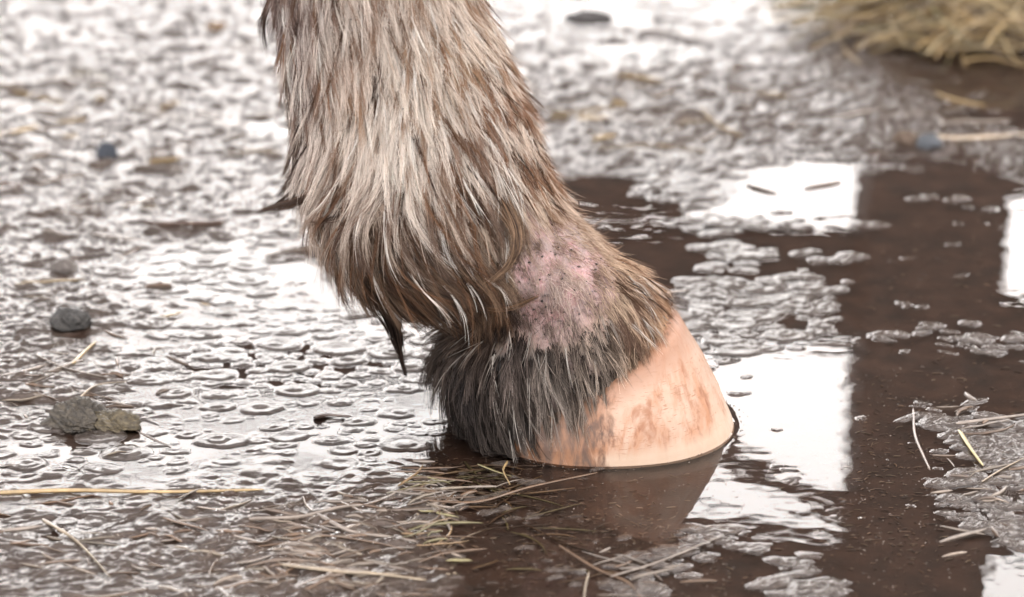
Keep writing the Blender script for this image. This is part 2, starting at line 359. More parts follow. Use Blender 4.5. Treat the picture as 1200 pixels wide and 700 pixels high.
MUD = BASE + 0.0012 * shallow * fbm(GX, GY, 38, 3) * (1 + region) + region * 0.0022 * rough_n * (1 + .3 * farr) + farr * region * 0.0006 * fbm(GX + 5, GY + 1, 150, 3) + 0.00018 * fine * (0.3 + region)
MUD = MUD + np.where(dom > -0.01, np.maximum(dom, 0), 0) * (shallow > 0.05) * np.clip(shallow * 1.3, 0, 1)
# shore puddling round the hoof
HOOF_A, HOOF_B = 0.0695, 0.058
rr = np.sqrt((GX / np.where(GX > 0, .0682, .0575)) ** 2 + (GY / .0575) ** 2)
inside = np.clip((1.12 - rr) / 0.15, 0, 1)
MUD = MUD * (1 - inside) + inside * -0.0028
K = 0.00013
WAT = K * np.logaddexp((MUD + 0.00005) / K, 0.0)
dh = (rr - 1.0) * 0.06
WAT = WAT + (0.0004 + 0.0007 * np.clip((GX - 0.035) / 0.02, 0, 1)) * np.exp(-np.clip(dh, 0, 1) / 0.0020) * np.clip((rr - 0.9) / 0.1, 0, 1)
WAT = WAT + 0.00011 * np.logaddexp(dom2 / 0.00011, 0.0)
WAT = np.maximum(WAT, MUD + 0.00006)
WAT += 0.00005 * fbm(GX, GY, 42, 3)
silt_m = np.clip((MUD + 0.0002) / 0.0012, 0, 1) * 0.85
scum_m = np.clip(dom2 / 0.00025, 0, 1) * 0.5
wrough = np.clip((BASE + 0.0016) / 0.0022, 0, 1)
def hgt(x, y, F=WAT):
    i = min(max(np.searchsorted(XS, x) - 1, 0), len(XS) - 2); j = min(max(np.searchsorted(YS, y) - 1, 0), len(YS) - 2)
    return float(F[j, i])
def hgt_np(x, y, F=WAT):
    i = np.clip(np.searchsorted(XS, x) - 1, 0, len(XS) - 2); j = np.clip(np.searchsorted(YS, y) - 1, 0, len(YS) - 2)
    return F[j, i]
nx, ny = len(XS), len(YS)
idx = np.arange(nx * ny).reshape(ny, nx)
quads = np.stack([idx[:-1, :-1], idx[:-1, 1:], idx[1:, 1:], idx[1:, :-1]], axis=-1).reshape(-1, 4)
o = mesh_np('muddy_ground', np.stack([GX, GY, MUD], -1).reshape(-1, 3), quads, M_MUD, cols=np.stack([silt_m, silt_m, silt_m], -1).reshape(-1, 3)); tag(o, 'dark brown churned mud of the yard under a film of water', kind='structure')
wc = np.stack([np.maximum(wrough * 0.38, scum_m * .55), scum_m, wrough * 0], -1).reshape(-1, 3)
o = mesh_np('puddle_water', np.stack([GX, GY, WAT], -1).reshape(-1, 3), quads, M_WATER, cols=wc); tag(o, 'still puddle water reflecting a white sky', kind='structure')

# ------------------------------------------------------------------ horse leg
horse = empty('horse', (0, 0, 0), 'lower leg of a muddy cream coloured horse with a pale hoof standing in the puddle', 'horse')
SEC = [((268,-620),(440,-620),.034),((282,-380),(455,-380),.034),((300,-200),(500,-200),.035),((315,-80),(535,-80),.036),((328,0),(556,0),.037),((342,70),(592,75),.038),((356,130),(620,140),.040),
       ((362,190),(634,195),.042),((382,245),(655,240),.045),((412,300),(680,266),.047),((455,332),(702,286),.045),((520,345),(720,302),.040),((556,362),(744,318),.036),
       ((545,380),(762,337),.037),((524,398),(774,356),.042),((520,425),(779,380),.046),((532,462),(770,405),.048),((556,488),(745,440),.046),((590,503),(715,475),.038),((630,506),(690,492),.016)]
Lc = np.array([onplane(*s[0]) for s in SEC]); Rc = np.array([onplane(*s[1]) for s in SEC]); Dc = np.array([s[2] for s in SEC])
def crom(P, n):
    P = np.asarray(P); P2 = np.concatenate([[2 * P[0] - P[1]], P, [2 * P[-1] - P[-2]]])
    ts = np.linspace(0, len(P) - 1 - 1e-6, n); i = ts.astype(int); f = (ts - i)
    f = f.reshape((-1,) + (1,) * (P.ndim - 1))
    a, b, c, d = P2[i], P2[i + 1], P2[i + 2], P2[i + 3]
    return 0.5 * (2 * b + (c - a) * f + (2 * a - 5 * b + 4 * c - d) * f ** 2 + (-a + 3 * b - 3 * c + d) * f ** 3)
NS, NT = 110, 64
L2, R2, D2 = crom(Lc, NS), crom(Rc, NS), crom(Dc, NS)
tt = np.linspace(0, 2 * math.pi, NT, endpoint=False)
cen = (L2 + R2) / 2; hal = (R2 - L2) / 2
ct = np.sign(np.cos(tt)) * np.abs(np.cos(tt)) ** 0.9; st = np.sign(np.sin(tt)) * np.abs(np.sin(tt)) ** 0.9
BV = cen[:, None, :] + hal[:, None, :] * ct[None, :, None] + D2[:, None, None] * st[None, :, None] * np.array([0, 1.0, 0])
fl = BV.reshape(-1, 3)
lump = 0.0022 * (fbm(fl[:, 0] + fl[:, 1], fl[:, 2] - fl[:, 1] * .7, 35, 3))
fn = BV - cen[:, None, :]; fn = (fn / (np.linalg.norm(fn, axis=2, keepdims=True) + 1e-9)).reshape(-1, 3)
fl = fl + fn * lump[:, None]
bi = np.arange(NS * NT).reshape(NS, NT)
bq = np.stack([bi[:-1], np.roll(bi, -1, 1)[:-1], np.roll(bi, -1, 1)[1:], bi[1:]], -1).reshape(-1, 4)
# close both ends with fans of quads folded to the centre
cap0 = fl[:NT].mean(0); cap1 = fl[-NT:].mean(0)
fl = np.concatenate([fl, [cap0, cap1]])
c0 = np.stack([bi[0], np.full(NT, NS * NT), np.full(NT, NS * NT), np.roll(bi[0], -1)], -1)
tri0 = [(int(bi[0][(k + 1) % NT]), int(bi[0][k]), NS * NT) for k in range(NT)]
tri1 = [(int(bi[-1][k]), int(bi[-1][(k + 1) % NT]), NS * NT + 1) for k in range(NT)]

def blend(ctrl, u, v, p=2.6, aspect=1.0):
    """inverse-distance blend of the rows of ctrl (u,v,values...) at pixel-like leg coordinates"""
    Cn = np.array([c[:2] for c in ctrl], float); V = np.array([c[2:] for c in ctrl], float)
    d = np.sqrt((u[:, None] - Cn[:, 0]) ** 2 + (v[:, None] - Cn[:, 1]) ** 2) + 12
    w = d ** -p; w /= w.sum(1, keepdims=True)
    return w @ V
def legcoord(p):
    """coordinates on the leg's middle plane (side view), in units of 1/2304 m with the toe tip at 860,495"""
    q = p.copy(); q[:, 1] = 0
    return project(q)
def legcoord_s(p):
    # visible-side coordinates: account for the foreshortened view down onto the near side, mirrored for the far side
    q = p.copy(); q[:, 1] = -np.abs(q[:, 1])
    return project(q)

lu, lv = legcoord_s(fl)
pink = np.clip(1.25 - np.sqrt(((lu - 650) / 64) ** 2 + ((lv - 325) / 74) ** 2), 0, 1)
pink = np.clip((pink + .25 * fbm(lu / 30.0, lv / 30.0, 1, 3)) * 1.8, 0, 1)
pink2 = np.clip((1.2 - np.sqrt(((lu - 600) / 20) ** 2 + ((lv - 248) / 26) ** 2)) * 2, 0, 1) * .6
pk = np.maximum(pink, pink2)[:, None]
darkb = np.clip((lv - 385) / 40, 0, 1)[:, None] * np.clip((800 - lu) / 200, 0, 1)[:, None]
skin_c = np.array([0.25, 0.18, 0.135]) * (1 - darkb) + np.array([0.014, 0.012, 0.012]) * darkb
skin_c = skin_c * (1 - pk) + np.array([0.33, 0.185, 0.18]) * pk
me = bpy.data.meshes.new('leg'); me.from_pydata([tuple(p) for p in fl], [], [tuple(map(int, q)) for q in bq] + tri0 + tri1)
ca = me.color_attributes.new('tint', 'FLOAT_COLOR', 'POINT'); c4 = np.ones((len(fl), 4), dtype=np.float32); c4[:, :3] = skin_c; ca.data.foreach_set('color', c4.ravel())
cb_ = me.color_attributes.new('bare', 'FLOAT_COLOR', 'POINT'); c5 = np.ones((len(fl), 4), dtype=np.float32); c5[:, :3] = pk; cb_.data.foreach_set('color', c5.ravel())
for p in me.polygons: p.use_smooth = True
me.materials.append(M_SKIN); me.update()
import bmesh
bm = bmesh.new(); bm.from_mesh(me); bmesh.ops.recalc_face_normals(bm, faces=bm.faces); bm.to_mesh(me); 
BVH = BVHTree.FromBMesh(bm); bm.free()
leg = bpy.data.objects.new('leg', me); C.objects.link(leg); leg.parent = horse

# ------------------------------------------------------------------ hoof
NA, NH = 96, 26
hv, hc = [], []
for j in range(NH):
    t = j / (NH - 1)
    for i in range(NA):
        a = 2 * math.pi * i / NA; ca_, sa_ = math.cos(a), math.sin(a)
        ab = HOOF_A if ca_ > 0 else 0.058
        pw = 0.92
        bx = ab * math.copysign(abs(ca_) ** pw, ca_); by = HOOF_B * math.copysign(abs(sa_) ** pw, sa_)
        tx = 0.041 * math.copysign(abs(ca_) ** pw, ca_) if ca_ > 0 else 0.062 * -abs(ca_) ** pw
        tx = tx - 0.0 ; ty = 0.0475 * math.copysign(abs(sa_) ** pw, sa_)
        tz = 0.034 + 0.022 * (tx / 0.041) if tx > 0 else 0.034 + 0.30 * tx
        z0 = -0.0009
        x = bx + (tx - bx) * t + (0.0012 * math.sin(t * 21 + 1.5 * math.sin(a)) * 0.12); y = by + (ty - by) * t; z = z0 + (tz - z0) * t
        bul = 0.0022 * math.sin(math.pi * t); x += bul * ca_; y += bul * sa_
        hv.append((x, y, z))
        heel = min(1, max(0, (-x + 0.016) / 0.035)) * 0.78
        hc.append((t, heel, 0))
fo = [(j * NA + i, j * NA + (i + 1) % NA, (j + 1) * NA + (i + 1) % NA, (j + 1) * NA + i) for j in range(NH - 1) for i in range(NA)]
# rounded top rim turning in under the coronet hair
base = len(hv)
for (s, dz) in ((0.93, 0.002), (0.6, 0.001)):
    for i in range(NA):
        p = hv[(NH - 1) * NA + i]; hv.append((p[0] * s - 0.01 * (1 - s), p[1] * s, p[2] + dz)); hc.append((1, .2, 0))
for r in range(2):
    a0 = (NH - 1) * NA if r == 0 else base
    b0 = base + r * NA
    fo += [(a0 + i, a0 + (i + 1) % NA, b0 + (i + 1) % NA, b0 + i) for i in range(NA)]
hoof = mesh_np('hoof', np.array(hv), np.array(fo), M_HOOF, horse, cols=np.array(hc))

# ------------------------------------------------------------------ fur
# flow control (leg picture coordinates): u, v, du, dv, length mm, lift
FLOW = [(320,0,.05,1,15,.25),(350,60,.15,1,20,.2),(350,130,.0,1,24,.25),(352,190,-.5,1,30,.35),(420,80,.15,1,20,.12),(430,150,-.05,1,22,.15),(470,60,.2,1,18,.12),(500,110,.1,1,20,.12),
 (540,60,.35,1,14,.08),(580,110,.45,1,13,.08),(620,180,.45,1,14,.1),(640,200,.5,1,15,.12),(560,160,.5,1,18,.1),(600,150,.45,1,14,.08),(520,170,.25,1,24,.15),(470,200,-.1,1,26,.18),(400,200,-.45,1,30,.3),(430,240,-.7,.8,30,.25),
 (380,250,-.8,.5,30,.35),(400,280,-.4,1,28,.3),(440,290,.1,1,26,.25),(420,320,.4,1,22,.3),(480,290,.55,.8,26,.28),(470,330,.9,.55,26,.35),(520,260,.35,1,28,.2),(560,250,.05,1,28,.25),(590,290,-.35,1,22,.35),(530,300,.9,.6,26,.32),(530,325,1,.3,28,.38),(455,338,1,.5,24,.35),(500,345,1,.25,26,.4),(560,300,.6,.8,24,.3),
 (570,325,1,.3,22,.35),(580,210,.3,1,26,.2),(610,240,-.15,1,17,.2),(640,240,.15,1,11,.12),(670,250,.5,1,12,.10),(700,270,.7,1,13,.10),(735,300,.8,1,15,.10),(770,335,.6,1,13,.06),(785,365,.2,1,12,.05),
 (760,380,.15,1,20,.15),(720,350,.45,1,20,.2),(740,405,.1,1,20,.16),(710,390,.3,1,24,.2),(700,430,.1,1,26,.18),(660,400,.15,1,24,.2),(660,450,.25,1,30,.18),(620,420,.1,1,30,.2),(610,470,.3,1,34,.18),
 (580,400,.0,1,28,.22),(560,450,.25,1,32,.2),(520,400,-.3,1,28,.3),(500,440,.2,1,28,.3),(540,480,.6,1,26,.25),(600,510,.5,1,20,.15),(650,340,.2,1,6,.3),(640,300,.2,1,5,.3),(690,340,.5,1,9,.3),(600,350,-.1,1,10,.3),(560,370,-.2,1,20,.3)]
# colour control: light rgb, dark rgb, share of dark clumps
LC = (.74,.66,.585); TN = (.46,.305,.20); DB = (.10,.065,.05); GR = (.36,.335,.335); BK = (.022,.02,.022)
COL = [(330,10,.46,.38,.36,.15,.10,.095,.5),(345,80,.52,.44,.41,.17,.12,.11,.40),(355,150,.66,.57,.52,.22,.15,.12,.3),(400,60,.60,.48,.40,.30,.19,.14,.35),(430,110,.74,.66,.585,.42,.28,.19,.22),(480,80,.74,.66,.58,.42,.28,.19,.2),
 (470,150,.84,.78,.72,.42,.30,.22,.12),(490,200,.80,.72,.65,.36,.25,.19,.2),(540,60,.70,.59,.50,.40,.25,.155,.35),(590,110,.66,.51,.40,.30,.15,.08,.5),(560,150,.62,.50,.42,.22,.14,.11,.5),(620,190,.64,.48,.36,.30,.155,.085,.5),
 (570,200,.66,.55,.46,.20,.13,.10,.45),(400,190,.68,.58,.50,.30,.20,.15,.35),(440,230,.64,.52,.43,.16,.10,.08,.40),(520,250,.56,.43,.34,.12,.08,.065,.55),(400,280,.42,.30,.23,.09,.06,.05,.55),(440,300,.38,.26,.18,.07,.05,.04,.55),
 (480,330,.30,.19,.125,.05,.035,.03,.6),(530,310,.40,.26,.165,.08,.05,.04,.55),(570,330,.34,.21,.13,.05,.035,.03,.5),(590,280,.52,.37,.26,.08,.055,.045,.45),(630,220,.68,.53,.41,.32,.20,.13,.35),(680,250,.68,.55,.44,.30,.19,.13,.3),
 (740,300,.74,.58,.44,.30,.18,.12,.35),(780,350,.74,.54,.38,.32,.17,.09,.4),(770,390,.68,.46,.31,.24,.12,.06,.4),(720,350,.64,.51,.40,.18,.12,.10,.4),(740,400,.64,.49,.37,.14,.09,.07,.45),(650,340,.70,.60,.56,.4,.3,.28,.2),
 (690,390,.62,.53,.47,.06,.055,.06,.5),(700,430,.62,.53,.46,.05,.045,.05,.5),(640,430,.44,.39,.36,.03,.03,.033,.6),(600,400,.24,.20,.19,.04,.035,.037,.55),(600,470,.14,.125,.12,.018,.017,.019,.7),(550,430,.085,.075,.075,.015,.014,.016,.75),
 (510,410,.11,.09,.08,.018,.016,.017,.7),(540,480,.07,.062,.062,.012,.012,.014,.8),(660,480,.58,.47,.40,.05,.04,.04,.5),(570,370,.20,.14,.11,.04,.03,.025,.6),(610,340,.50,.42,.38,.15,.10,.09,.4)]
COL[0:0] = []
NG = 8600
# area-weighted roots
P4 = fl[:NS * NT].reshape(NS, NT, 3)
e1 = np.linalg.norm(np.roll(P4, -1, 1)[:-1] - P4[:-1], axis=2); e2 = np.linalg.norm(P4[1:] - P4[:-1], axis=2)
area = (e1 * e2); area[:16] *= 0.5
jmid = cen[:-1, 2]
pr = (area / area.sum()).ravel()
KN = 8
def grow(roots, norms, ln, lift, steps=KN, flowfn=None, surf=0.0015):
    n = len(roots); P = np.zeros((n, steps, 3)); P[:, 0] = roots
    cur = roots.copy(); nn = norms.copy()
    prevd = None
    for k in range(1, steps):
        u, v = legcoord_s(cur); fd = blend(FLOW, u, v)
        d = np.stack([fd[:, 0], np.zeros(n), -fd[:, 1]], 1); d /= np.linalg.norm(d, axis=1, keepdims=True)
        d = d - nn * (d * nn).sum(1, keepdims=True)
        d /= np.linalg.norm(d, axis=1, keepdims=True) + 1e-9
        d = d + nn * (lift[:, None] * (1.0 - 1.1 * k / steps)) + jit * (0.16 + 0.16 * k / steps)
        if prevd is not None: d = 0.5 * d + 0.5 * prevd
        d /= np.linalg.norm(d, axis=1, keepdims=True) + 1e-9
        prevd = d
        nxt = cur + d * (ln / (steps - 1))[:, None]
        for i in range(n):
            loc, nor, _, dist = BVH.find_nearest(nxt[i])
            if loc is None: continue
            q = nxt[i] - np.array(loc); s = q @ np.array(nor)
            nn[i] = 0.5 * nn[i] + 0.5 * np.array(nor)
            if s < surf * min(1, k / 2): nxt[i] = np.array(loc) + np.array(nor) * surf * min(1, k / 2)
        nn /= np.linalg.norm(nn, axis=1, keepdims=True) + 1e-9
        cur = nxt; P[:, k] = cur
    return P
sel = rng.choice(len(pr), NG, p=pr); sj, si = np.divmod(sel, NT)
f1, f2 = rng.random(NG)[:, None], rng.random(NG)[:, None]
roots = (P4[sj, si] * (1 - f1) + P4[sj, (si + 1) % NT] * f1) * (1 - f2) + (P4[sj + 1, si] * (1 - f1) + P4[sj + 1, (si + 1) % NT] * f1) * f2
norms = np.zeros_like(roots)
for i in range(NG):
    loc, nor, _, _ = BVH.find_nearest(roots[i]); norms[i] = nor; roots[i] = loc
u, v = legcoord_s(roots); fd = blend(FLOW, u, v)
pinkm = np.clip(1.25 - np.sqrt(((u - 650) / 60) ** 2 + ((v - 325) / 70) ** 2), 0, 1)
ln = (fd[:, 2] * 1e-3 + 0.010 * np.clip((v - 440) / 40, 0, 1)) * rng.uniform(0.75, 1.3, NG); lift = fd[:, 3] * rng.uniform(0.5, 1.5, NG)
ln = np.where(v > 378, ln * .9, ln * 1.2); lift = np.where(v > 378, lift * 1.3, lift)
ln = np.where(pinkm > 0.15, np.minimum(ln, (0.006 + 0.022 * np.clip(.5 - pinkm, 0, 1)) * rng.uniform(.5, 1.4, NG)), ln)
keep = (pinkm < 0.15) | (rng.random(NG) < 0.75)
keep &= ~((pinkm > 0.02) & (pinkm <= 0.15) & (rng.random(NG) < 0.4))
keep &= roots[:, 2] > 0.001
keep &= (v > 370) | (pinkm > 0.15) | (rng.random(NG) < 0.52)
roots, norms, ln, lift, u, v, pinkm = [a[keep] for a in (roots, norms, ln, lift, u, v, pinkm)]
NG = len(roots); jit = rng.normal(size=(NG, 3)); jit /= np.linalg.norm(jit, axis=1, keepdims=True)
jit += 1.1 * np.stack([perlin(u / 22.0, v / 30.0), np.zeros(NG), perlin(u / 22.0 + 40, v / 30.0)], 1)
G = grow(roots, norms, ln, lift)
cc = blend(COL, u, v, 3.2); lowz = np.clip((v - 215) / 90, 0, 1)[:, None]; cc[:, 0:3] = cc[:, 0:3] ** (0.42 + 0.62 * lowz) * np.array([1.0, .95, .90]); cc[:, 3:6] = cc[:, 3:6] ** (1.0 + .1 * lowz) * np.array([1.02, .93, .84])
fz = (np.clip((v - 235) / 55, 0, 1) * np.clip((385 - v) / 20, 0, 1) * np.clip((625 - u) / 40, 0, 1))[:, None]; cc[:, 0:3] *= 1 - .42 * fz; cc[:, 3:6] *= 1 - .5 * fz
cl_noise = perlin(u / 26.0, v / 44.0) + 0.5 * perlin(u / 9.0, v / 16.0)
score = rng.random(NG) * 0.6 + cl_noise * 0.8; score = np.argsort(np.argsort(score)) / NG; isdark = score < cc[:, 6]
def children(G, cc, isdark, ln, NC, spread, conv, r0, sparse=None, wild=0.25, flip=0.08, twotone=False):
    n = len(G)
    tpar = np.linspace(0, 1, KN)
    isdark_near = cc[:, 6] > 0.25
    paths, rads, cols = [], [], []
    tan = np.gradient(G, axis=1); tan /= np.linalg.norm(tan, axis=2, keepdims=True) + 1e-9
    for c in range(NC):
        off = rng.normal(size=(n, 3)); off -= norms_[:n] * (off * norms_[:n]).sum(1, keepdims=True) * 0.85
        off *= spread
        cv = np.clip(conv * (1 if rng.random() > 0.0 else 0), 0, 1)
        w = 1 - cv * tpar ** 0.5
        wl = (rng.random(n) < wild)[:, None]
        wiggle = rng.normal(size=(n, 3)) * 0.0016 * np.where(wl, 2.2, 0.6)
        wig = wiggle[:, None, :] * (tpar[None, :, None] ** 1.6)
        ls = rng.uniform(0.55, 1.08, n)
        # shorten by resampling along the guide
        tq = np.clip(tpar[None, :] * ls[:, None], 0, 1) * (KN - 1); i0 = np.minimum(tq.astype(int), KN - 2); ff = (tq - i0)[..., None]
        g = np.take_along_axis(G, i0[..., None], 1) * (1 - ff) + np.take_along_axis(G, i0[..., None] + 1, 1) * ff
        P = g + off[:, None, :] * w[None, :, None] + wig
        R = r0 * rng.uniform(0.6, 1.3, n)[:, None] * (1 - 0.82 * tpar[None, :] ** 1.4)
        dk = isdark ^ (rng.random(n) < flip)
        base_c = np.where(dk[:, None], cc[:, 3:6], cc[:, 0:3]) * rng.uniform(0.78, 1.2, n)[:, None]
        mixd = rng.uniform(0, 0.2, n)[:, None]
        base_c = base_c * (1 - mixd) + np.where(dk[:, None], cc[:, 0:3], cc[:, 3:6]) * mixd
        # darker roots, paler tips
        k = tpar[None, :, None]
        tipd = ((rng.random(n) < 0.3) & isdark_near)[:, None, None] * k ** 2 * 0.8
        colr = base_c[:, None, :] * (0.85 + 0.2 * k) * (1 - tipd) + np.minimum(cc[:, 3:6], .3)[:, None, :] * tipd
        if twotone:
            lo_, hi_ = cc[:, 3:6] * 0.35, cc[:, 0:3] * rng.uniform(.35, 1.25, n)[:, None]
            tt_ = (tpar[None, :] ** 1.0 * np.where(dk, .35, 1.0)[:, None])[..., None]
            colr = lo_[:, None, :] * (1 - tt_) + hi_[:, None, :] * tt_
        paths.append(P); rads.append(np.broadcast_to(R, (n, KN))); cols.append(np.clip(colr, 0, .93))
    return np.concatenate(paths), np.concatenate(rads), np.concatenate(cols)
norms_ = norms
low = v > 378
zone = low & (pinkm < 0.15)
def part(name, mask, NC, spread, conv, r0, **kw):
    global norms_
    norms_ = norms[mask]
    P, R, Cc = children(G[mask], cc[mask], isdark[mask], ln[mask], NC, spread, conv, r0, **kw)
    P[..., 2] = np.maximum(P[..., 2], 0.0006 + rng.random(P.shape[0])[:, None] * .001)
    V, F, K2 = strands(P, R, Cc)
    return mesh_np(name, V, F, M_HAIRD if name == 'coronet_hair' else M_HAIR, horse, smooth=False, cols=K2)
part('fur', (~low) & (pinkm < 0.15), 34, 0.0028, 0.975, 0.00015, wild=.15)
part('coronet_hair', zone, 15, 0.0014, 0.96, 0.00018, wild=0.10, flip=0.18, twotone=True)
part('short_hair', pinkm >= 0.15, 10, 0.0022, 0.45, 0.00012)

def overlay(name, n, light, NC, spread, lo_c, hi_c, lscale, cor=False):
    global G, norms_, jit
    sel = rng.choice(len(pr), n, p=pr); sj, si = np.divmod(sel, NT)
    rt = P4[sj, si] + rng.normal(size=(n, 3)) * .002; nm = np.zeros_like(rt)
    for i in range(n):
        loc, nor, _, _ = BVH.find_nearest(rt[i]); nm[i] = nor; rt[i] = np.array(loc) + np.array(nor) * .0015
    uu, vv = legcoord_s(rt); fd = blend(FLOW, uu, vv)
    pm = np.clip(1.25 - np.sqrt(((uu - 650) / 60) ** 2 + ((vv - 325) / 70) ** 2), 0, 1)
    k = (pm < .05) & (vv < 345)
    if cor: k = (pm < .25) & (vv > 365) & (vv < 500) & (rng.random(n) < np.clip((uu - 530) / 90, .25, 1)) & (rt[:, 2] > .004)
    if not light: k &= rng.random(n) < np.clip(blend(COL, uu, vv, 3.2)[:, 6] * 1.6, .15, 1) * np.clip(.55 + (vv - 120) / 200, .5, 1)
    rt, nm, uu, vv, fd = rt[k], nm[k], uu[k], vv[k], fd[k]; m = len(rt)
    jit = rng.normal(size=(m, 3)); jit /= np.linalg.norm(jit, axis=1, keepdims=True); jit *= 1.5
    g = grow(rt, nm, fd[:, 2] * 1e-3 * lscale * rng.uniform(.7, 1.3, m), fd[:, 3] * 1.2 + .08, surf=.0032)
    c = np.zeros((m, 7)); t = rng.random((m, 1)); c[:, 0:3] = np.array(lo_c) * (1 - t) + np.array(hi_c) * t; c[:, 3:6] = c[:, 0:3] * .7
    norms_ = nm
    P, R, Cc = children(g, c, np.zeros(m, bool), None, NC, spread, .95, .00014, wild=.08)
    V, F, K2 = strands(P, R, Cc)
    o = mesh_np(name, V, F, M_HAIR, horse, smooth=False, cols=K2); return o
overlay('muddy_locks', 2600, False, 9, .0009, (.035, .018, .012), (.24, .125, .07), 1.3)
overlay('pale_locks', 800, True, 7, .0008, (.70, .60, .52), (.92, .87, .82), 1.15)

overlay('highlight_hair', 1500, True, 4, .0006, (.18, .14, .115), (.74, .68, .62), 1.0, cor=True)  # pale coronet strands, silvery highlights put into their colour

# long wet tufts drawn as guides in the leg's side view: points (u,v,y metres), half width px, hairs, colour, tip convergence
def tuft(name, guides):
    parts = []
    for pts, wid, n, col, conv in guides:
        g = np.array([onplane(p[0], p[1], p[2]) for p in pts]); kk = 14
        gp = crom(g, kk); tp = np.linspace(0, 1, kk)
        off = rng.normal(size=(n, 3)); off *= wid / 2304 * 0.6
        ls = rng.uniform(0.55, 1.0, n) ** 0.6
        tq = tp[None, :] * ls[:, None] * (kk - 1); i0 = np.minimum(tq.astype(int), kk - 2); ff = (tq - i0)[..., None]
        P = gp[i0] * (1 - ff) + gp[i0 + 1] * ff + off[:, None, :] * (1 - conv * tp[None, :, None] ** 0.9) + min(1, (1 - conv) * 9 + .08) * rng.normal(size=(n, 3))[:, None, :] * 0.0016 * tp[None, :, None] ** 2
        tame = min(1, (1 - conv) * 9 + .08)
        P += tame * 0.0006 * np.sin(tp[None, :, None] * rng.uniform(3, 9, (n, 1, 1)) + rng.uniform(0, 6, (n, 1, 1))) * rng.normal(size=(n, 1, 3))
        R = 0.00024 * rng.uniform(0.6, 1.4, n)[:, None] * (1 - 0.8 * tp[None, :] ** 1.5) * np.clip(tp[None, :] * 6 + .25, 0, 1)
        cb = np.array(col) * rng.uniform(0.5, 1.5, n)[:, None]; cb = np.where(rng.random((n, 1)) < .3, np.array([.07, .045, .035]), cb)
        parts.append(strands(P, R, np.repeat(cb[:, None, :], kk, 1)))
    V, F, K2 = merge(parts)
    return mesh_np(name, V, F, M_HAIR, horse, smooth=False, cols=K2)
Y = -0.030
dk1 = (.016,.011,.009); dk2 = (.07,.042,.03); tn = (.34,.22,.15); lt = (.6,.5,.42)
t1 = tuft('fetlock_tuft', [
 ([(440,300,-.012),(452,345,-.014),(459,378,-.014),(476,442,-.014)], 24, 700, dk1, .985),
 ([(465,310,-.01),(468,345,-.014),(466,370,-.014),(472,410,-.014)], 14, 200, dk1, .98),
 ([(445,325,-.01),(462,345,-.012),(482,352,-.012),(492,342,-.014)], 7, 90, dk1, .7),
 ([(490,330,-.02),(500,350,-.022),(480,352,-.02),(468,350,-.02)], 6, 60, dk1, .6),
 ([(450,300,-.028),(484,330,-.042),(530,348,-.052),(567,363,-.056)], 9, 260, (.07,.042,.03), .93),
 ([(500,320,-.03),(540,350,-.048),(590,361,-.052),(634,346,-.053)], 7, 200, (.16,.09,.05), .96),
 ([(588,235,-.036),(606,275,-.052),(598,310,-.056),(566,338,-.058)], 9, 120, (.22,.14,.09), .93),
 ([(480,300,-.02),(475,345,-.02),(455,360,-.02),(440,352,-.02)], 9, 120, dk1, .8)])
t1['label'] = 'dark wet hair tuft dripping from the back of the fetlock'
t2 = tuft('feather_wisp', [
 ([(395,170,-.012),(370,212,-.016),(338,236,-.016),(297,251,-.016)], 3.2, 80, dk2, .97),
 ([(400,180,-.014),(366,222,-.018),(334,238,-.018),(303,246,-.017)], 2.6, 60, (.16,.10,.07), .97),
 ([(388,160,-.010),(362,200,-.013),(340,226,-.013),(318,243,-.013)], 2.8, 60, dk2, .97),
 ([(398,195,-.016),(375,222,-.019),(352,236,-.019),(322,246,-.018)], 3.0, 60, tn, .96),
 ([(410,190,-.02),(385,215,-.022),(350,236,-.022),(302,249,-.02)], 5, 110, dk2, .95),
 ([(362,130,-.01),(350,170,-.012),(343,205,-.012),(322,236,-.012)], 6, 80, dk2, .97),
 ([(356,90,-.006),(352,140,-.008),(342,175,-.008),(330,212,-.008)], 5, 60, dk2, .97),
 ([(330,-40,-.005),(316,0,-.006),(308,35,-.006),(314,70,-.006)], 3, 36, dk2, .95),
 ([(326,-20,-.005),(312,8,-.006),(306,25,-.006),(303,40,-.006)], 2, 14, dk2, .9),
 ([(345,40,-.005),(334,60,-.006),(330,80,-.006),(328,95,-.006)], 3, 22, tn, .9),
 ([(352,100,0),(346,120,0),(345,150,0),(348,175,0)], 6, 80, lt, .6),
 ([(400,210,-.02),(380,240,-.022),(376,262,-.022),(384,280,-.02)], 6, 60, tn, .85),
 ([(352,195,-.012),(348,220,-.012),(346,250,-.012),(350,285,-.012)], 1.2, 5, dk2, .8),
 ([(400,225,-.02),(392,262,-.02),(398,285,-.02),(408,300,-.02)], 6, 70, dk2, .85),
 ([(345,20,0),(340,60,-.002),(338,110,-.004),(345,150,-.004)], 9, 60, lt, .3),
 ([(352,110,0),(346,150,-.002),(350,200,-.004),(338,240,-.004)], 8, 50, lt, .4),
 ([(385,250,-.01),(384,275,-.01),(396,300,-.01),(412,330,-.01)], 9, 80, tn, .4),
 ([(400,290,-.02),(408,315,-.02),(420,335,-.02),(436,352,-.02)], 10, 120, dk2, .5),
 ([(420,215,-.03),(400,248,-.03),(380,258,-.03),(366,262,-.028)], 7, 110, dk2, .95)])

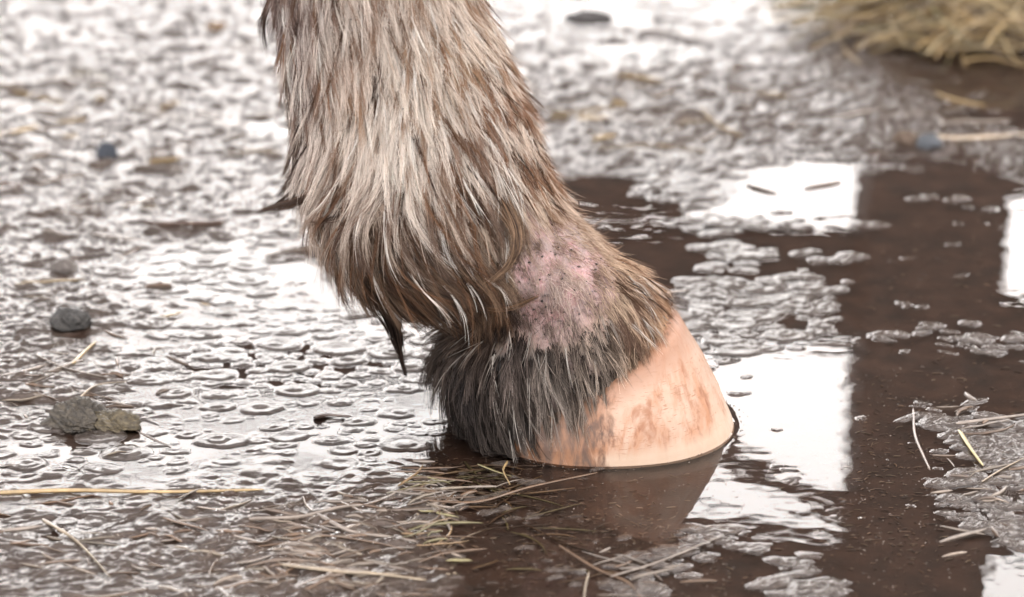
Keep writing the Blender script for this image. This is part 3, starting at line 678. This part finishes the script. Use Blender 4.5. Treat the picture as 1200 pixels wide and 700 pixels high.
# grit stuck to the fur and bare skin (past counting)
gp, gc, gr = [], [], []
for i in range(1500):
    for _ in range(20):
        k = random.randrange(NS * NT - NT); p = fl[k]
        a, b = project(p[None]); a, b = a[0], b[0]
        w = 0.25 + 0.75 * (560 < a < 720 and 240 < b < 410) + 0.3 * (b < 330)
        if random.random() < w and -60 < b < 470: break
    loc, nor, _, _ = BVH.find_nearest(p + np.random.normal(size=3) * 0.003 if False else p + rng.normal(size=3) * 0.003)
    onpink = (595 < a < 715 and 265 < b < 400)
    gp.append(np.array(loc) + np.array(nor) * (random.uniform(0.0002, 0.0008) if onpink else random.uniform(0.0015, 0.0045)))
    gr.append(random.choice([.0002, .0003, .0003, .0005, .0008 if onpink else .0004]))
ico = np.array([(1,0,0),(-1,0,0),(0,1,0),(0,-1,0),(0,0,1),(0,0,-1)], float)
icf = np.array([(0,2,4),(2,1,4),(1,3,4),(3,0,4),(2,0,5),(1,2,5),(3,1,5),(0,3,5)])
gp = np.array(gp); gr = np.array(gr)
def specks(P, R, cols, sx=1.0):
    n = len(P); rs = ico[None] * R[:, None, None] * rng.uniform(0.6, 1.4, (n, 6, 1)) * np.array([sx, 1, .8])
    th = rng.random(n) * 6.28; c, s = np.cos(th)[:, None], np.sin(th)[:, None]
    x = rs[..., 0] * c - rs[..., 1] * s; y = rs[..., 0] * s + rs[..., 1] * c
    V = np.stack([x, y, rs[..., 2]], -1) + P[:, None, :]
    F = (icf[None] + (np.arange(n) * 6)[:, None, None]).reshape(-1, 3)
    return V.reshape(-1, 3), F, np.repeat(cols, 6, 0)
V, F, K2 = specks(gp, gr, np.tile([[.02, .015, .013]], (len(gp), 1)))
o = mesh_np('mud_grit', V, F, M_GRIT, horse, cols=K2); tag(o, kind='stuff')

# ------------------------------------------------------------------ straw, clods, litter
def stalk_mesh(pts, r, col, flat=0.5, sides=6, jitter=0.15, tip=0.6):
    """pts world (k,3) -> a straw stalk as tube with nodes"""
    kk = max(10, len(pts) * 5); g = crom(np.array(pts), kk)[None]
    tp = np.linspace(0, 1, kk)
    R = r * (1 - (1 - tip) * tp) * (1 + 0.25 * np.exp(-((tp - .45) / .02) ** 2))
    R[0] *= .5; R[-1] *= .3
    c = np.array(col)[None, None, :] * (1 + jitter * np.sin(tp * 17 + 3))[None, :, None]
    return strands(g, R[None], c, sides=sides, flat=flat)
def straw(name, px, r, col, label, cat='straw', group=None, lift=0.0, zs=None):
    pts = []
    for i, q in enumerate(px):
        g = ground(q[0], q[1]); z = max(hgt(g[0], g[1]), 0) + r * 0.55 + lift + (q[2] if len(q) > 2 else 0)
        pts.append((g[0], g[1], z))
    o3 = np.array(pts[0]); V, F, K2 = stalk_mesh([np.array(p) - o3 for p in pts], r, col)
    o = mesh_np(name, V, F, M_STRAW, cols=K2); o.location = o3.tolist()
    return tag(o, label, cat, group)
SG = 'straw stalks lying in the mud'
yl = (.33,.23,.11); pl = (.28,.22,.155); br = (.12,.07,.04); gn = (.20,.17,.08); gy = (.22,.18,.15)
straw('straw_stalk', [(-20,582),(80,579),(190,580),(310,577)], .0012, yl, 'long pale yellow straw stalk lying straight across the wet mud at the lower left edge', group=SG)
straw('straw_stalk', [(50,612),(90,640),(130,682)], .0012, pl, 'pale straw stalk slanting down to the right below the long straight stalk', group=SG)
straw('straw_stalk', [(292,616),(350,612),(395,602),(425,598)], .0014, gy, 'flat greyish brown straw blade, uppermost of the tangle left of the puddle', group=SG)
straw('straw_stalk', [(340,640),(380,634),(440,642),(475,650)], .0011, br, 'brown straw stem in the middle of the tangle left of the puddle', group=SG)
straw('straw_stalk', [(330,668),(400,676),(440,680),(500,684)], .0013, pl, 'pale straw stem along the bottom of the tangle left of the puddle', group=SG)
straw('straw_stalk', [(372,610),(410,628),(450,634),(490,640)], .0010, gy, 'thin grey straw stem crossing the tangle left of the puddle', group=SG)
straw('straw_stalk', [(85,430),(100,415),(113,404)], .0013, yl, 'short pale straw stub tilted upright out of the mud above the clod', group=SG)
straw('straw_stalk', [(40,420),(80,436),(135,448)], .0010, gy, 'grey half buried straw just above the large mud clod', group=SG)
straw('straw_stalk', [(85,478),(110,460),(150,450)], .0009, pl, 'thin pale straw lying behind the large mud clod', group=SG)
straw('straw_stalk', [(595,545),(590,555),(598,572)], .0009, yl, 'tiny yellow straw sticking up beside the hoof heel', lift=.001, group=SG)
straw('straw_stalk', [(560,545),(580,553),(600,560)], .0008, gn, 'short greenish straw floating by the hoof heel', group=SG)
straw('straw_stalk', [(500,590),(560,590),(620,572),(700,555)], .0009, br, 'long thin brown stem floating in the puddle under the hoof', group=SG)
straw('straw_stalk', [(715,678),(760,664),(800,650),(848,630)], .0011, gy, 'grey stem floating from the lower puddle towards the foam patch', group=SG)
straw('straw_stalk', [(655,640),(700,668),(735,684),(752,704)], .0007, br, 'fine dark stem curving down at the bottom of the puddle', group=SG)
straw('straw_stalk', [(690,672),(686,688),(684,706)], .0010, pl, 'short pale stem at the bottom edge below the hoof reflection', group=SG)
straw('straw_stalk', [(1124,508),(1136,528),(1152,549)], .0017, (.42,.34,.15), 'thick bright yellow straw piece on the foam patch at the right', group=SG)
straw('straw_stalk', [(1070,480),(1072,510),(1082,535),(1090,552)], .0008, br, 'thin brown rootlet hanging into the puddle left of the bright yellow straw', group=SG)
straw('straw_stalk', [(1120,500),(1160,494),(1210,486)], .0010, gy, 'grey straw lying above the bright yellow straw at the right', group=SG)
straw('straw_stalk', [(1150,568),(1175,552),(1210,535)], .0010, pl, 'pale straw lying below the bright yellow straw at the right', group=SG)
straw('straw_stalk', [(15,110),(70,122),(95,128)], .0018, yl, 'blurred yellow straw in the far mud at the upper left', group=SG)
straw('straw_stalk', [(-10,165),(20,160),(45,152)], .0018, yl, 'blurred yellow straw at the left edge of the far mud', group=SG)
straw('straw_stalk', [(130,95),(100,92),(75,100)], .0012, gn, 'blurred olive straw behind the yellow one at the upper left', group=SG)
straw('straw_stalk', [(150,133),(220,142),(300,150)], .0014, gy, 'long grey straw across the far mud left of the leg', group=SG)
straw('straw_stalk', [(700,178),(760,172),(830,180)], .0014, pl, 'blurred pale straw in the mud right of the leg', group=SG)
straw('straw_stalk', [(820,130),(840,150),(870,165)], .0014, yl, 'blurred bent yellow straw in the far mud right of the leg', group=SG)
straw('straw_stalk', [(1080,163),(1130,166),(1205,160)], .0018, (.42,.33,.24), 'blurred brown stem in front of the hay heap', group=SG)
straw('straw_stalk', [(970,22),(990,60),(1010,80)], .0014, yl, 'blurred yellow stem sticking out left of the hay heap', group=SG)
for (a, lab) in (([(168,266),(210,269),(266,267)], 'dark brown twig lying flat in the mud left of the leg'), ([(-10,220),(10,221),(32,224)], 'reddish brown stick at the left edge of the mud')):
    straw('twig', a, .0026, (.09,.055,.04), lab, cat='twig')
straw('wood_chip', [(368,492),(385,489),(412,491)], .0022, (.07,.045,.035), 'dark wood chip lying in the bubbly mud left of the hoof', cat='wood chip')

def clod(name, u, v, sx, sy, sz, col, col2, label, cat, seed=0, freq=90, sink=0.35, mat=None):
    g = ground(u, v); n1, n2 = 96, 56; vs, cs = [], []
    for j in range(n2 + 1):
        ph = math.pi * j / n2
        for i in range(n1):
            th = 2 * math.pi * i / n1
            vs.append((math.sin(ph) * math.cos(th), math.sin(ph) * math.sin(th), math.cos(ph)))
    vs = np.array(vs); d = np.array([sx, sy, sz])
    q = vs + seed * 3.1
    nz = .16 * fbm(q[:, 0] * 5 + q[:, 2] * 3.1, q[:, 1] * 5 - q[:, 2] * 3.7, 1.6, 4, 0.6) + .5 * fbm(q[:, 0] * 1.0 + q[:, 2] * .7, q[:, 1] * 1.0 - q[:, 2] * .6, 1.3, 6, 0.66)
    pos = vs * d * (1 + 0.75 * nz)[:, None]
    nn = fbm(q[:, 0] * 2, q[:, 2] * 2 + q[:, 1], 2.2, 3)
    k = np.clip(nn + 0.5, 0, 1)[:, None]
    cols = np.array(col) * (1 - k) + np.array(col2) * k
    ii = np.arange((n2 + 1) * n1).reshape(n2 + 1, n1)
    F = np.stack([ii[:-1], ii[1:], np.roll(ii, -1, 1)[1:], np.roll(ii, -1, 1)[:-1]], -1).reshape(-1, 4)
    o = mesh_np(name, pos, F, mat or M_CLOD, cols=cols)
    o.location = (g[0], g[1], max(0, hgt(g[0], g[1])) + sz * (1 - 2 * sink) * .5)
    return tag(o, label, cat)
clod('mud_clod', 92, 496, .016, .013, .009, (.03,.024,.018), (.085,.068,.048), 'large dark wet mud clod on the flat mud at the left', 'mud clod', 1)
clod('dung_lump', 134, 499, .013, .011, .006, (.05,.038,.02), (.13,.10,.055), 'olive brown crumbly dung lump touching the right side of the large mud clod', 'dung lump', 2)
clod('mud_clod', 82, 384, .011, .010, .006, (.02,.018,.018), (.05,.045,.04), 'small dark mud clod further back at the left', 'mud clod', 3)
clod('mud_clod', 75, 318, .008, .007, .004, (.10,.08,.07), (.15,.13,.12), 'tiny brown mud clod behind the small dark clod', 'mud clod', 8)
clod('pebble', 126, 186, .0065, .006, .008, (.02,.025,.04), (.05,.06,.08), 'blue black pebble in the far mud at the upper left', 'pebble', 4)
clod('pebble', 1088, 172, .008, .007, .006, (.06,.068,.08), (.11,.12,.14), 'small blue grey pebble left of the brown stem near the hay heap', 'pebble', 5)
clod('mud_clod', 655, 140, .006, .007, .004, (.10,.07,.03), (.16,.11,.06), 'olive brown clod in the far mud just right of the leg', 'mud clod', 6)
clod('mud_clod', 252, 34, .008, .008, .003, (.16,.09,.04), (.24,.15,.08), 'reddish brown clod in the far mud behind the leg', 'mud clod', 7)
clod('mud_clod', 690, 22, .018, .012, .005, (.04,.035,.035), (.07,.06,.06), 'flat dark clod in the farthest water right of the leg', 'mud clod', 9)
clod('pebble', 505, 371, .005, .005, .0045, (.30,.22,.18), (.40,.32,.27), 'round pinkish brown pebble behind the dark hair tuft', 'pebble', 10)
clod('mud_clod', 1060, 168, .008, .008, .006, (.08,.05,.03), (.14,.09,.06), 'small rusty clod beside the blue grey pebble', 'mud clod', 12)

# loose litter: uncountable scraps of chopped straw over the mud
def litter(name, n, boxes, rr, ll, palette, label, under=False, lift=0.0004, field=None):
    parts = []
    K0 = 6
    P = np.zeros((n, K0, 3)); R = np.zeros((n, K0)); Cc = np.zeros((n, K0, 3))
    for i in range(n):
        b = random.choices(boxes, [q[4] for q in boxes])[0]
        while True:
            u = random.gauss((b[0] + b[2]) / 2, (b[2] - b[0]) / 3.4); v = random.gauss((b[1] + b[3]) / 2, (b[3] - b[1]) / 3.4)
            if v > -40: break
        g = ground(u, v); th = random.gauss(0, .6) + (math.pi if random.random() < .5 else 0); L = random.uniform(*ll) * (0.5 + random.random())
        r = random.uniform(*rr); bend = random.gauss(0, .25)
        for k in range(K0):
            t = k / (K0 - 1) - .5
            x = g[0] + math.cos(th) * L * t - math.sin(th) * bend * L * t * t; y = g[1] + math.sin(th) * L * t + math.cos(th) * bend * L * t * t
            P[i, k] = (x, y, 0); R[i, k] = r * (1 - .6 * abs(2 * t) ** 3)
        c = np.array(random.choice(palette)) * random.uniform(.6, 1.2); Cc[i] = c
    z = hgt_np(P[..., 0], P[..., 1], field if field is not None else WAT)
    zz = z.mean(1, keepdims=True) * .4 + z.max(1, keepdims=True) * .6
    P[..., 2] = (z * .5 + zz * .5) + R * .4 + lift
    V, F, K2 = strands(P, R, Cc, sides=4, flat=.5)
    o = mesh_np(name, V, F, M_STRAW, cols=K2); return tag(o, label, 'litter', kind='stuff')
litter('straw_litter', 330, [(280,590,500,700,5),(0,600,300,700,2.5),(0,380,200,520,1),(470,560,560,600,1),(1100,480,1200,640,1),(700,640,800,700,.5)], (.0005,.0013), (.007,.024),
       [gy, (.24,.19,.15), (.20,.16,.12), br, (.14,.10,.075), br], 'loose chopped straw and stems scattered over the wet mud', lift=-.0002)
litter('far_straw_litter', 130, [(0,0,300,340,3),(620,60,1000,200,3),(940,120,1200,200,1)], (.0007,.0016), (.010,.035), [gy, yl, br, gy, (.22,.18,.15)], 'blurred straw scraps in the farther mud')
litter('sunken_chaff', 2600, [(820,400,1200,700,6),(560,560,860,700,3),(500,520,640,600,2),(1000,200,1200,400,1)], (.00018,.0005), (.001,.0045), [(.20,.13,.09),(.30,.21,.15),(.12,.08,.06),(.26,.20,.14)],
       'tiny chaff and bits lying on the puddle bottom', field=MUD)
litter('sunken_straw', 90, [(490,540,640,600,5),(560,600,800,700,1.5),(480,590,560,660,2)], (.0004,.0009), (.010,.030), [br, (.26,.17,.09), gn], 'sodden straw under the water beside the hoof', field=MUD, lift=.001)
# floating crumbs on open water
n = 600; P = []
for i in range(110):
    a = random.uniform(-2.6, .5); q = 1.03 + abs(random.gauss(0, .05)); x, y = (.0682 if math.cos(a) > 0 else .0575) * math.cos(a) * q, .0575 * math.sin(a) * q; P.append((x, y, hgt(x, y) + .0001))
for i in range(n):
    b = random.choice([(820,560,1150,700),(560,560,860,700),(980,430,1120,640)]); u = random.uniform(b[0], b[2]); v = random.uniform(b[1], b[3]); g = ground(u, v); P.append((g[0], g[1], hgt(g[0], g[1]) + .0001))
V, F, K2 = specks(np.array(P), rng.uniform(.00015, .00045, len(P)), np.array([random.choice([(.14,.10,.08),(.07,.05,.04),(.22,.18,.15)]) for _ in P]), 1.3)
tag(mesh_np('floating_crumbs', V, F, M_GRIT, cols=K2), 'fine crumbs floating on the open puddle', 'crumbs', kind='stuff')

# hay heap, upper right
hx = ground(1125, 62); nh = 620; K0 = 9
P = np.zeros((nh, K0, 3)); R = np.zeros((nh, K0)); Cc = np.zeros((nh, K0, 3))
for i in range(nh):
    a = random.random() * 6.28; rad = math.sqrt(random.random())
    cx, cy = rad * .105 * math.cos(a) + .012, rad * .13 * math.sin(a) + .10
    top = .060 * (1 - rad ** 2) ** .6 + .004; cz = random.uniform(.35, 1) * top
    th = random.gauss(0.0, .7); L = random.uniform(.04, .13); b1, b2 = random.gauss(0, .35), random.gauss(0, .12)
    for k in range(K0):
        t = k / (K0 - 1) - .5
        x = cx + math.cos(th) * L * t - math.sin(th) * b1 * L * (t * t * 2); y = cy + math.sin(th) * L * t + math.cos(th) * b1 * L * (t * t * 2)
        P[i, k] = (x, y, max(.002, cz + b2 * L * t - .25 * L * (2 * t) ** 2 * (0.25 + .5 * random.random() * 0 + .25 * (cz / .06))))
    R[i] = random.uniform(.0005, .0012); R[i, -1] *= .3
    Cc[i] = .72 * np.array(random.choice([(.40,.26,.10),(.46,.32,.14),(.30,.20,.08),(.20,.17,.07),(.14,.085,.04),(.50,.38,.20)])) * random.uniform(.6, 1.15)
V, F, K2 = strands(P, R, Cc, sides=4, flat=.6)
o = mesh_np('hay_heap', V, F, M_STRAW, cols=K2); o.location = (hx[0], hx[1], 0); tag(o, 'blurred heap of yellow hay standing beyond the puddle at the upper right', 'hay heap')
# damp dark core under the stalks
nc = 30; pass

# ------------------------------------------------------------------ made-up timber gate out of view, added for its dark reflections in the puddle
YG = 1.5; DG = YG - CAM[1]
def mirror_pt(u, v, y=YG):
    """point on the plane y whose mirror image in the water is seen at u,v"""
    d = ray(u, v); t = (y - CAM[1]) / d[1]; p = CAM + d * t
    return np.array([p[0], y, -p[2]])
gate = empty('standin_gate', (float(mirror_pt(1085, 400)[0]), YG, 0), 'added dark timber gate out of view, a stand-in for dark shapes mirrored in the puddle', 'gate')
def board(name, poly, th, y=YG):
    """poly: mirrored pixel corners; a solid board of thickness th"""
    pts = [mirror_pt(*q) - np.array(gate.location) if False else mirror_pt(q[0], q[1]) - np.array([gate.location[0], YG, 0]) for q in poly]
    bmh = bmesh.new(); f = [bmh.verts.new((p[0], y - YG - th / 2, p[2])) for p in pts]; b = [bmh.verts.new((p[0], y - YG + th / 2, p[2])) for p in pts]
    bmh.faces.new(f); bmh.faces.new(b[::-1]); n = len(f)
    for i in range(n): bmh.faces.new((f[i], b[i], b[(i + 1) % n], f[(i + 1) % n]))
    bmesh.ops.recalc_face_normals(bmh, faces=bmh.faces); bmesh.ops.bevel(bmh, geom=list(bmh.edges), offset=.003, segments=2, affect='EDGES')
    m2 = bpy.data.meshes.new(name); bmh.to_mesh(m2); bmh.free(); m2.materials.append(M_WOOD)
    o = bpy.data.objects.new(name, m2); C.objects.link(o); o.parent = gate; return o
gx = lambda p: p
z_of = lambda v: mirror_pt(600, v)[2]
def vbox(name, u0, u1, z0, z1, th, y):
    x0 = mirror_pt(u0, 400)[0]; x1 = mirror_pt(u1, 400)[0]
    bmh = bmesh.new(); bmesh.ops.create_cube(bmh, size=1)
    bmesh.ops.scale(bmh, vec=(x1 - x0, th, z1 - z0), verts=bmh.verts); bmesh.ops.bevel(bmh, geom=list(bmh.edges), offset=.004, segments=2, affect='EDGES')
    bmesh.ops.translate(bmh, vec=((x0 + x1) / 2 - gate.location[0], y - YG, (z0 + z1) / 2), verts=bmh.verts)
    m2 = bpy.data.meshes.new(name); bmh.to_mesh(m2); bmh.free(); m2.materials.append(M_WOOD)
    o = bpy.data.objects.new(name, m2); C.objects.link(o); o.parent = gate; return o
vbox('standin_post', 1002, 1162, 0.0, 2.05, .12, YG)
board('standin_brace', [(800,472),(1000,562),(1000,584),(800,492)], .03, YG - .08)
board('standin_panel', [(720,572),(1000,622),(1000,800),(720,800)], .03, YG - .035)
vbox('standin_rail', 625, 1000, z_of(262), z_of(395), .03, YG - .015) 
for (va, vb_) in ((404, 446), (585, 622)): vbox('standin_rail', -500, 640, z_of(va), z_of(vb_), .04, YG - .015)  # unseen rails added to break the sky reflection into dark bands
for zz in (1.05, 1.42, 1.85): vbox('standin_rail', -700, 1003, zz, zz + .13, .04, YG - .02)  # upper bars added for dark outlines in the mirrored sky
vbox('standin_post', -640, -500, 0.0, 2.05, .12, YG)
vbox('standin_rail', 1160, 1560, z_of(345), z_of(648), .03, YG - .015)
vbox('standin_rail', 1160, 1560, .04, z_of(225), .03, YG - .015)
vbox('standin_rail', 625, 800, z_of(262) - .085, z_of(262) - .012, .03, YG - .015)

# ------------------------------------------------------------------ light
SUN_EL, SUN_AZ = math.radians(48), math.radians(62)     # azimuth from +y towards +x
w = bpy.data.worlds.new('World'); SC.world = w; w.use_nodes = True; nt = w.node_tree; nt.nodes.clear()
sky = nd(nt, 'ShaderNodeTexSky'); sky.sky_type = 'NISHITA'; sky.sun_disc = False; sky.sun_elevation = SUN_EL; sky.sun_rotation = SUN_AZ
sky.dust_density = 4.0; sky.air_density = 1.0
tc = nd(nt, 'ShaderNodeTexCoord'); sx = nd(nt, 'ShaderNodeSeparateXYZ'); lk(nt, tc.outputs['Generated'], sx.inputs[0])
# bright white cloud bank low over the far side, plus added fill behind the camera
r1 = ramp(nt, sx.outputs['Z'], [(0.06, (.22, .22, .22)), (0.20, (.66, .66, .66)), (0.29, (1, 1, 1)), (0.45, (1, 1, 1)), (0.53, (.16, .16, .16)), (1, (.08, .08, .08))])
r2 = ramp(nt, sx.outputs['Z'], [(0.0, (1, 1, 1)), (0.5, (.75, .75, .75)), (1, (.38, .38, .38))])
ry = nd(nt, 'ShaderNodeMapRange'); 
def mth(op, a, b=None):
    n = nd(nt, 'ShaderNodeMath', operation=op)
    for i, q in enumerate((a, b)):
        if q is None: continue
        if hasattr(q, 'links'): lk(nt, q, n.inputs[i])
        else: n.inputs[i].default_value = q
    return n.outputs[0]
hyp = mth('SQRT', mth('ADD', mth('ADD', mth('MULTIPLY', sx.outputs['X'], sx.outputs['X']), mth('MULTIPLY', sx.outputs['Y'], sx.outputs['Y'])), 0.0004))
lk(nt, mth('DIVIDE', sx.outputs['Y'], hyp), ry.inputs[0]); ry.inputs[1].default_value = 0.78; ry.inputs[2].default_value = 0.97; ry.inputs[3].default_value = 0.0; ry.inputs[4].default_value = 1.0
cn = noise(nt, tc.outputs['Generated'], 2.2, 4)
cr = nd(nt, 'ShaderNodeMapRange'); lk(nt, cn, cr.inputs[0]); cr.inputs[1].default_value = .3; cr.inputs[2].default_value = .7; cr.inputs[3].default_value = .75; cr.inputs[4].default_value = 1.15
m1 = nd(nt, 'ShaderNodeMath', operation='MULTIPLY'); lk(nt, r1, m1.inputs[0]); lk(nt, ry.outputs[0], m1.inputs[1])
m2 = nd(nt, 'ShaderNodeMath', operation='MULTIPLY'); lk(nt, m1.outputs[0], m2.inputs[0]); lk(nt, cr.outputs[0], m2.inputs[1])
CLOUD = 122.0; AMB = 68.0
m3_ = m3 = nd(nt, 'ShaderNodeMath', operation='MULTIPLY'); lk(nt, m2.outputs[0], m3.inputs[0]); m3.inputs[1].default_value = CLOUD
m3 = nd(nt, 'ShaderNodeMath', operation='ADD'); lk(nt, m3_.outputs[0], m3.inputs[0]); ra = nd(nt, 'ShaderNodeMapRange'); lk(nt, sx.outputs['Y'], ra.inputs[0]); ra.inputs[1].default_value = -.15; ra.inputs[2].default_value = .25; ra.inputs[3].default_value = 1.0; ra.inputs[4].default_value = .36
lk(nt, mth('MULTIPLY', mth('MULTIPLY', r2, ra.outputs[0]), AMB), m3.inputs[1])  # added ambient fill, strongest on the camera side, lifts the leg
cloud_fill = mixc(nt, 1.0, (1.0, .957, .928), m3.outputs[0], 'MULTIPLY')
tot = mixc(nt, 1.0, sky.outputs[0], cloud_fill, 'ADD')
bg = nd(nt, 'ShaderNodeBackground'); bg.inputs[1].default_value = 0.10; lk(nt, tot, bg.inputs[0])
ow = nd(nt, 'ShaderNodeOutputWorld'); lk(nt, bg.outputs[0], ow.inputs[0])
sl = bpy.data.lights.new('sun', 'SUN'); sl.energy = 0.7; sl.angle = math.radians(12); sl.color = (1, .96, .9)
so = bpy.data.objects.new('sun', sl); C.objects.link(so)
dirv = Vector((math.sin(SUN_AZ) * math.cos(SUN_EL), math.cos(SUN_AZ) * math.cos(SUN_EL), math.sin(SUN_EL)))
so.rotation_euler = dirv.to_track_quat('Z', 'Y').to_euler()
SC.view_settings.view_transform = 'Standard'; SC.view_settings.look = 'None'; SC.view_settings.exposure = -0.3; SC.view_settings.gamma = 1
SC.cycles.max_bounces = 12; SC.cycles.diffuse_bounces = 10; SC.cycles.transmission_bounces = 10; SC.cycles.transparent_max_bounces = 12; SC.cycles.use_denoising = True
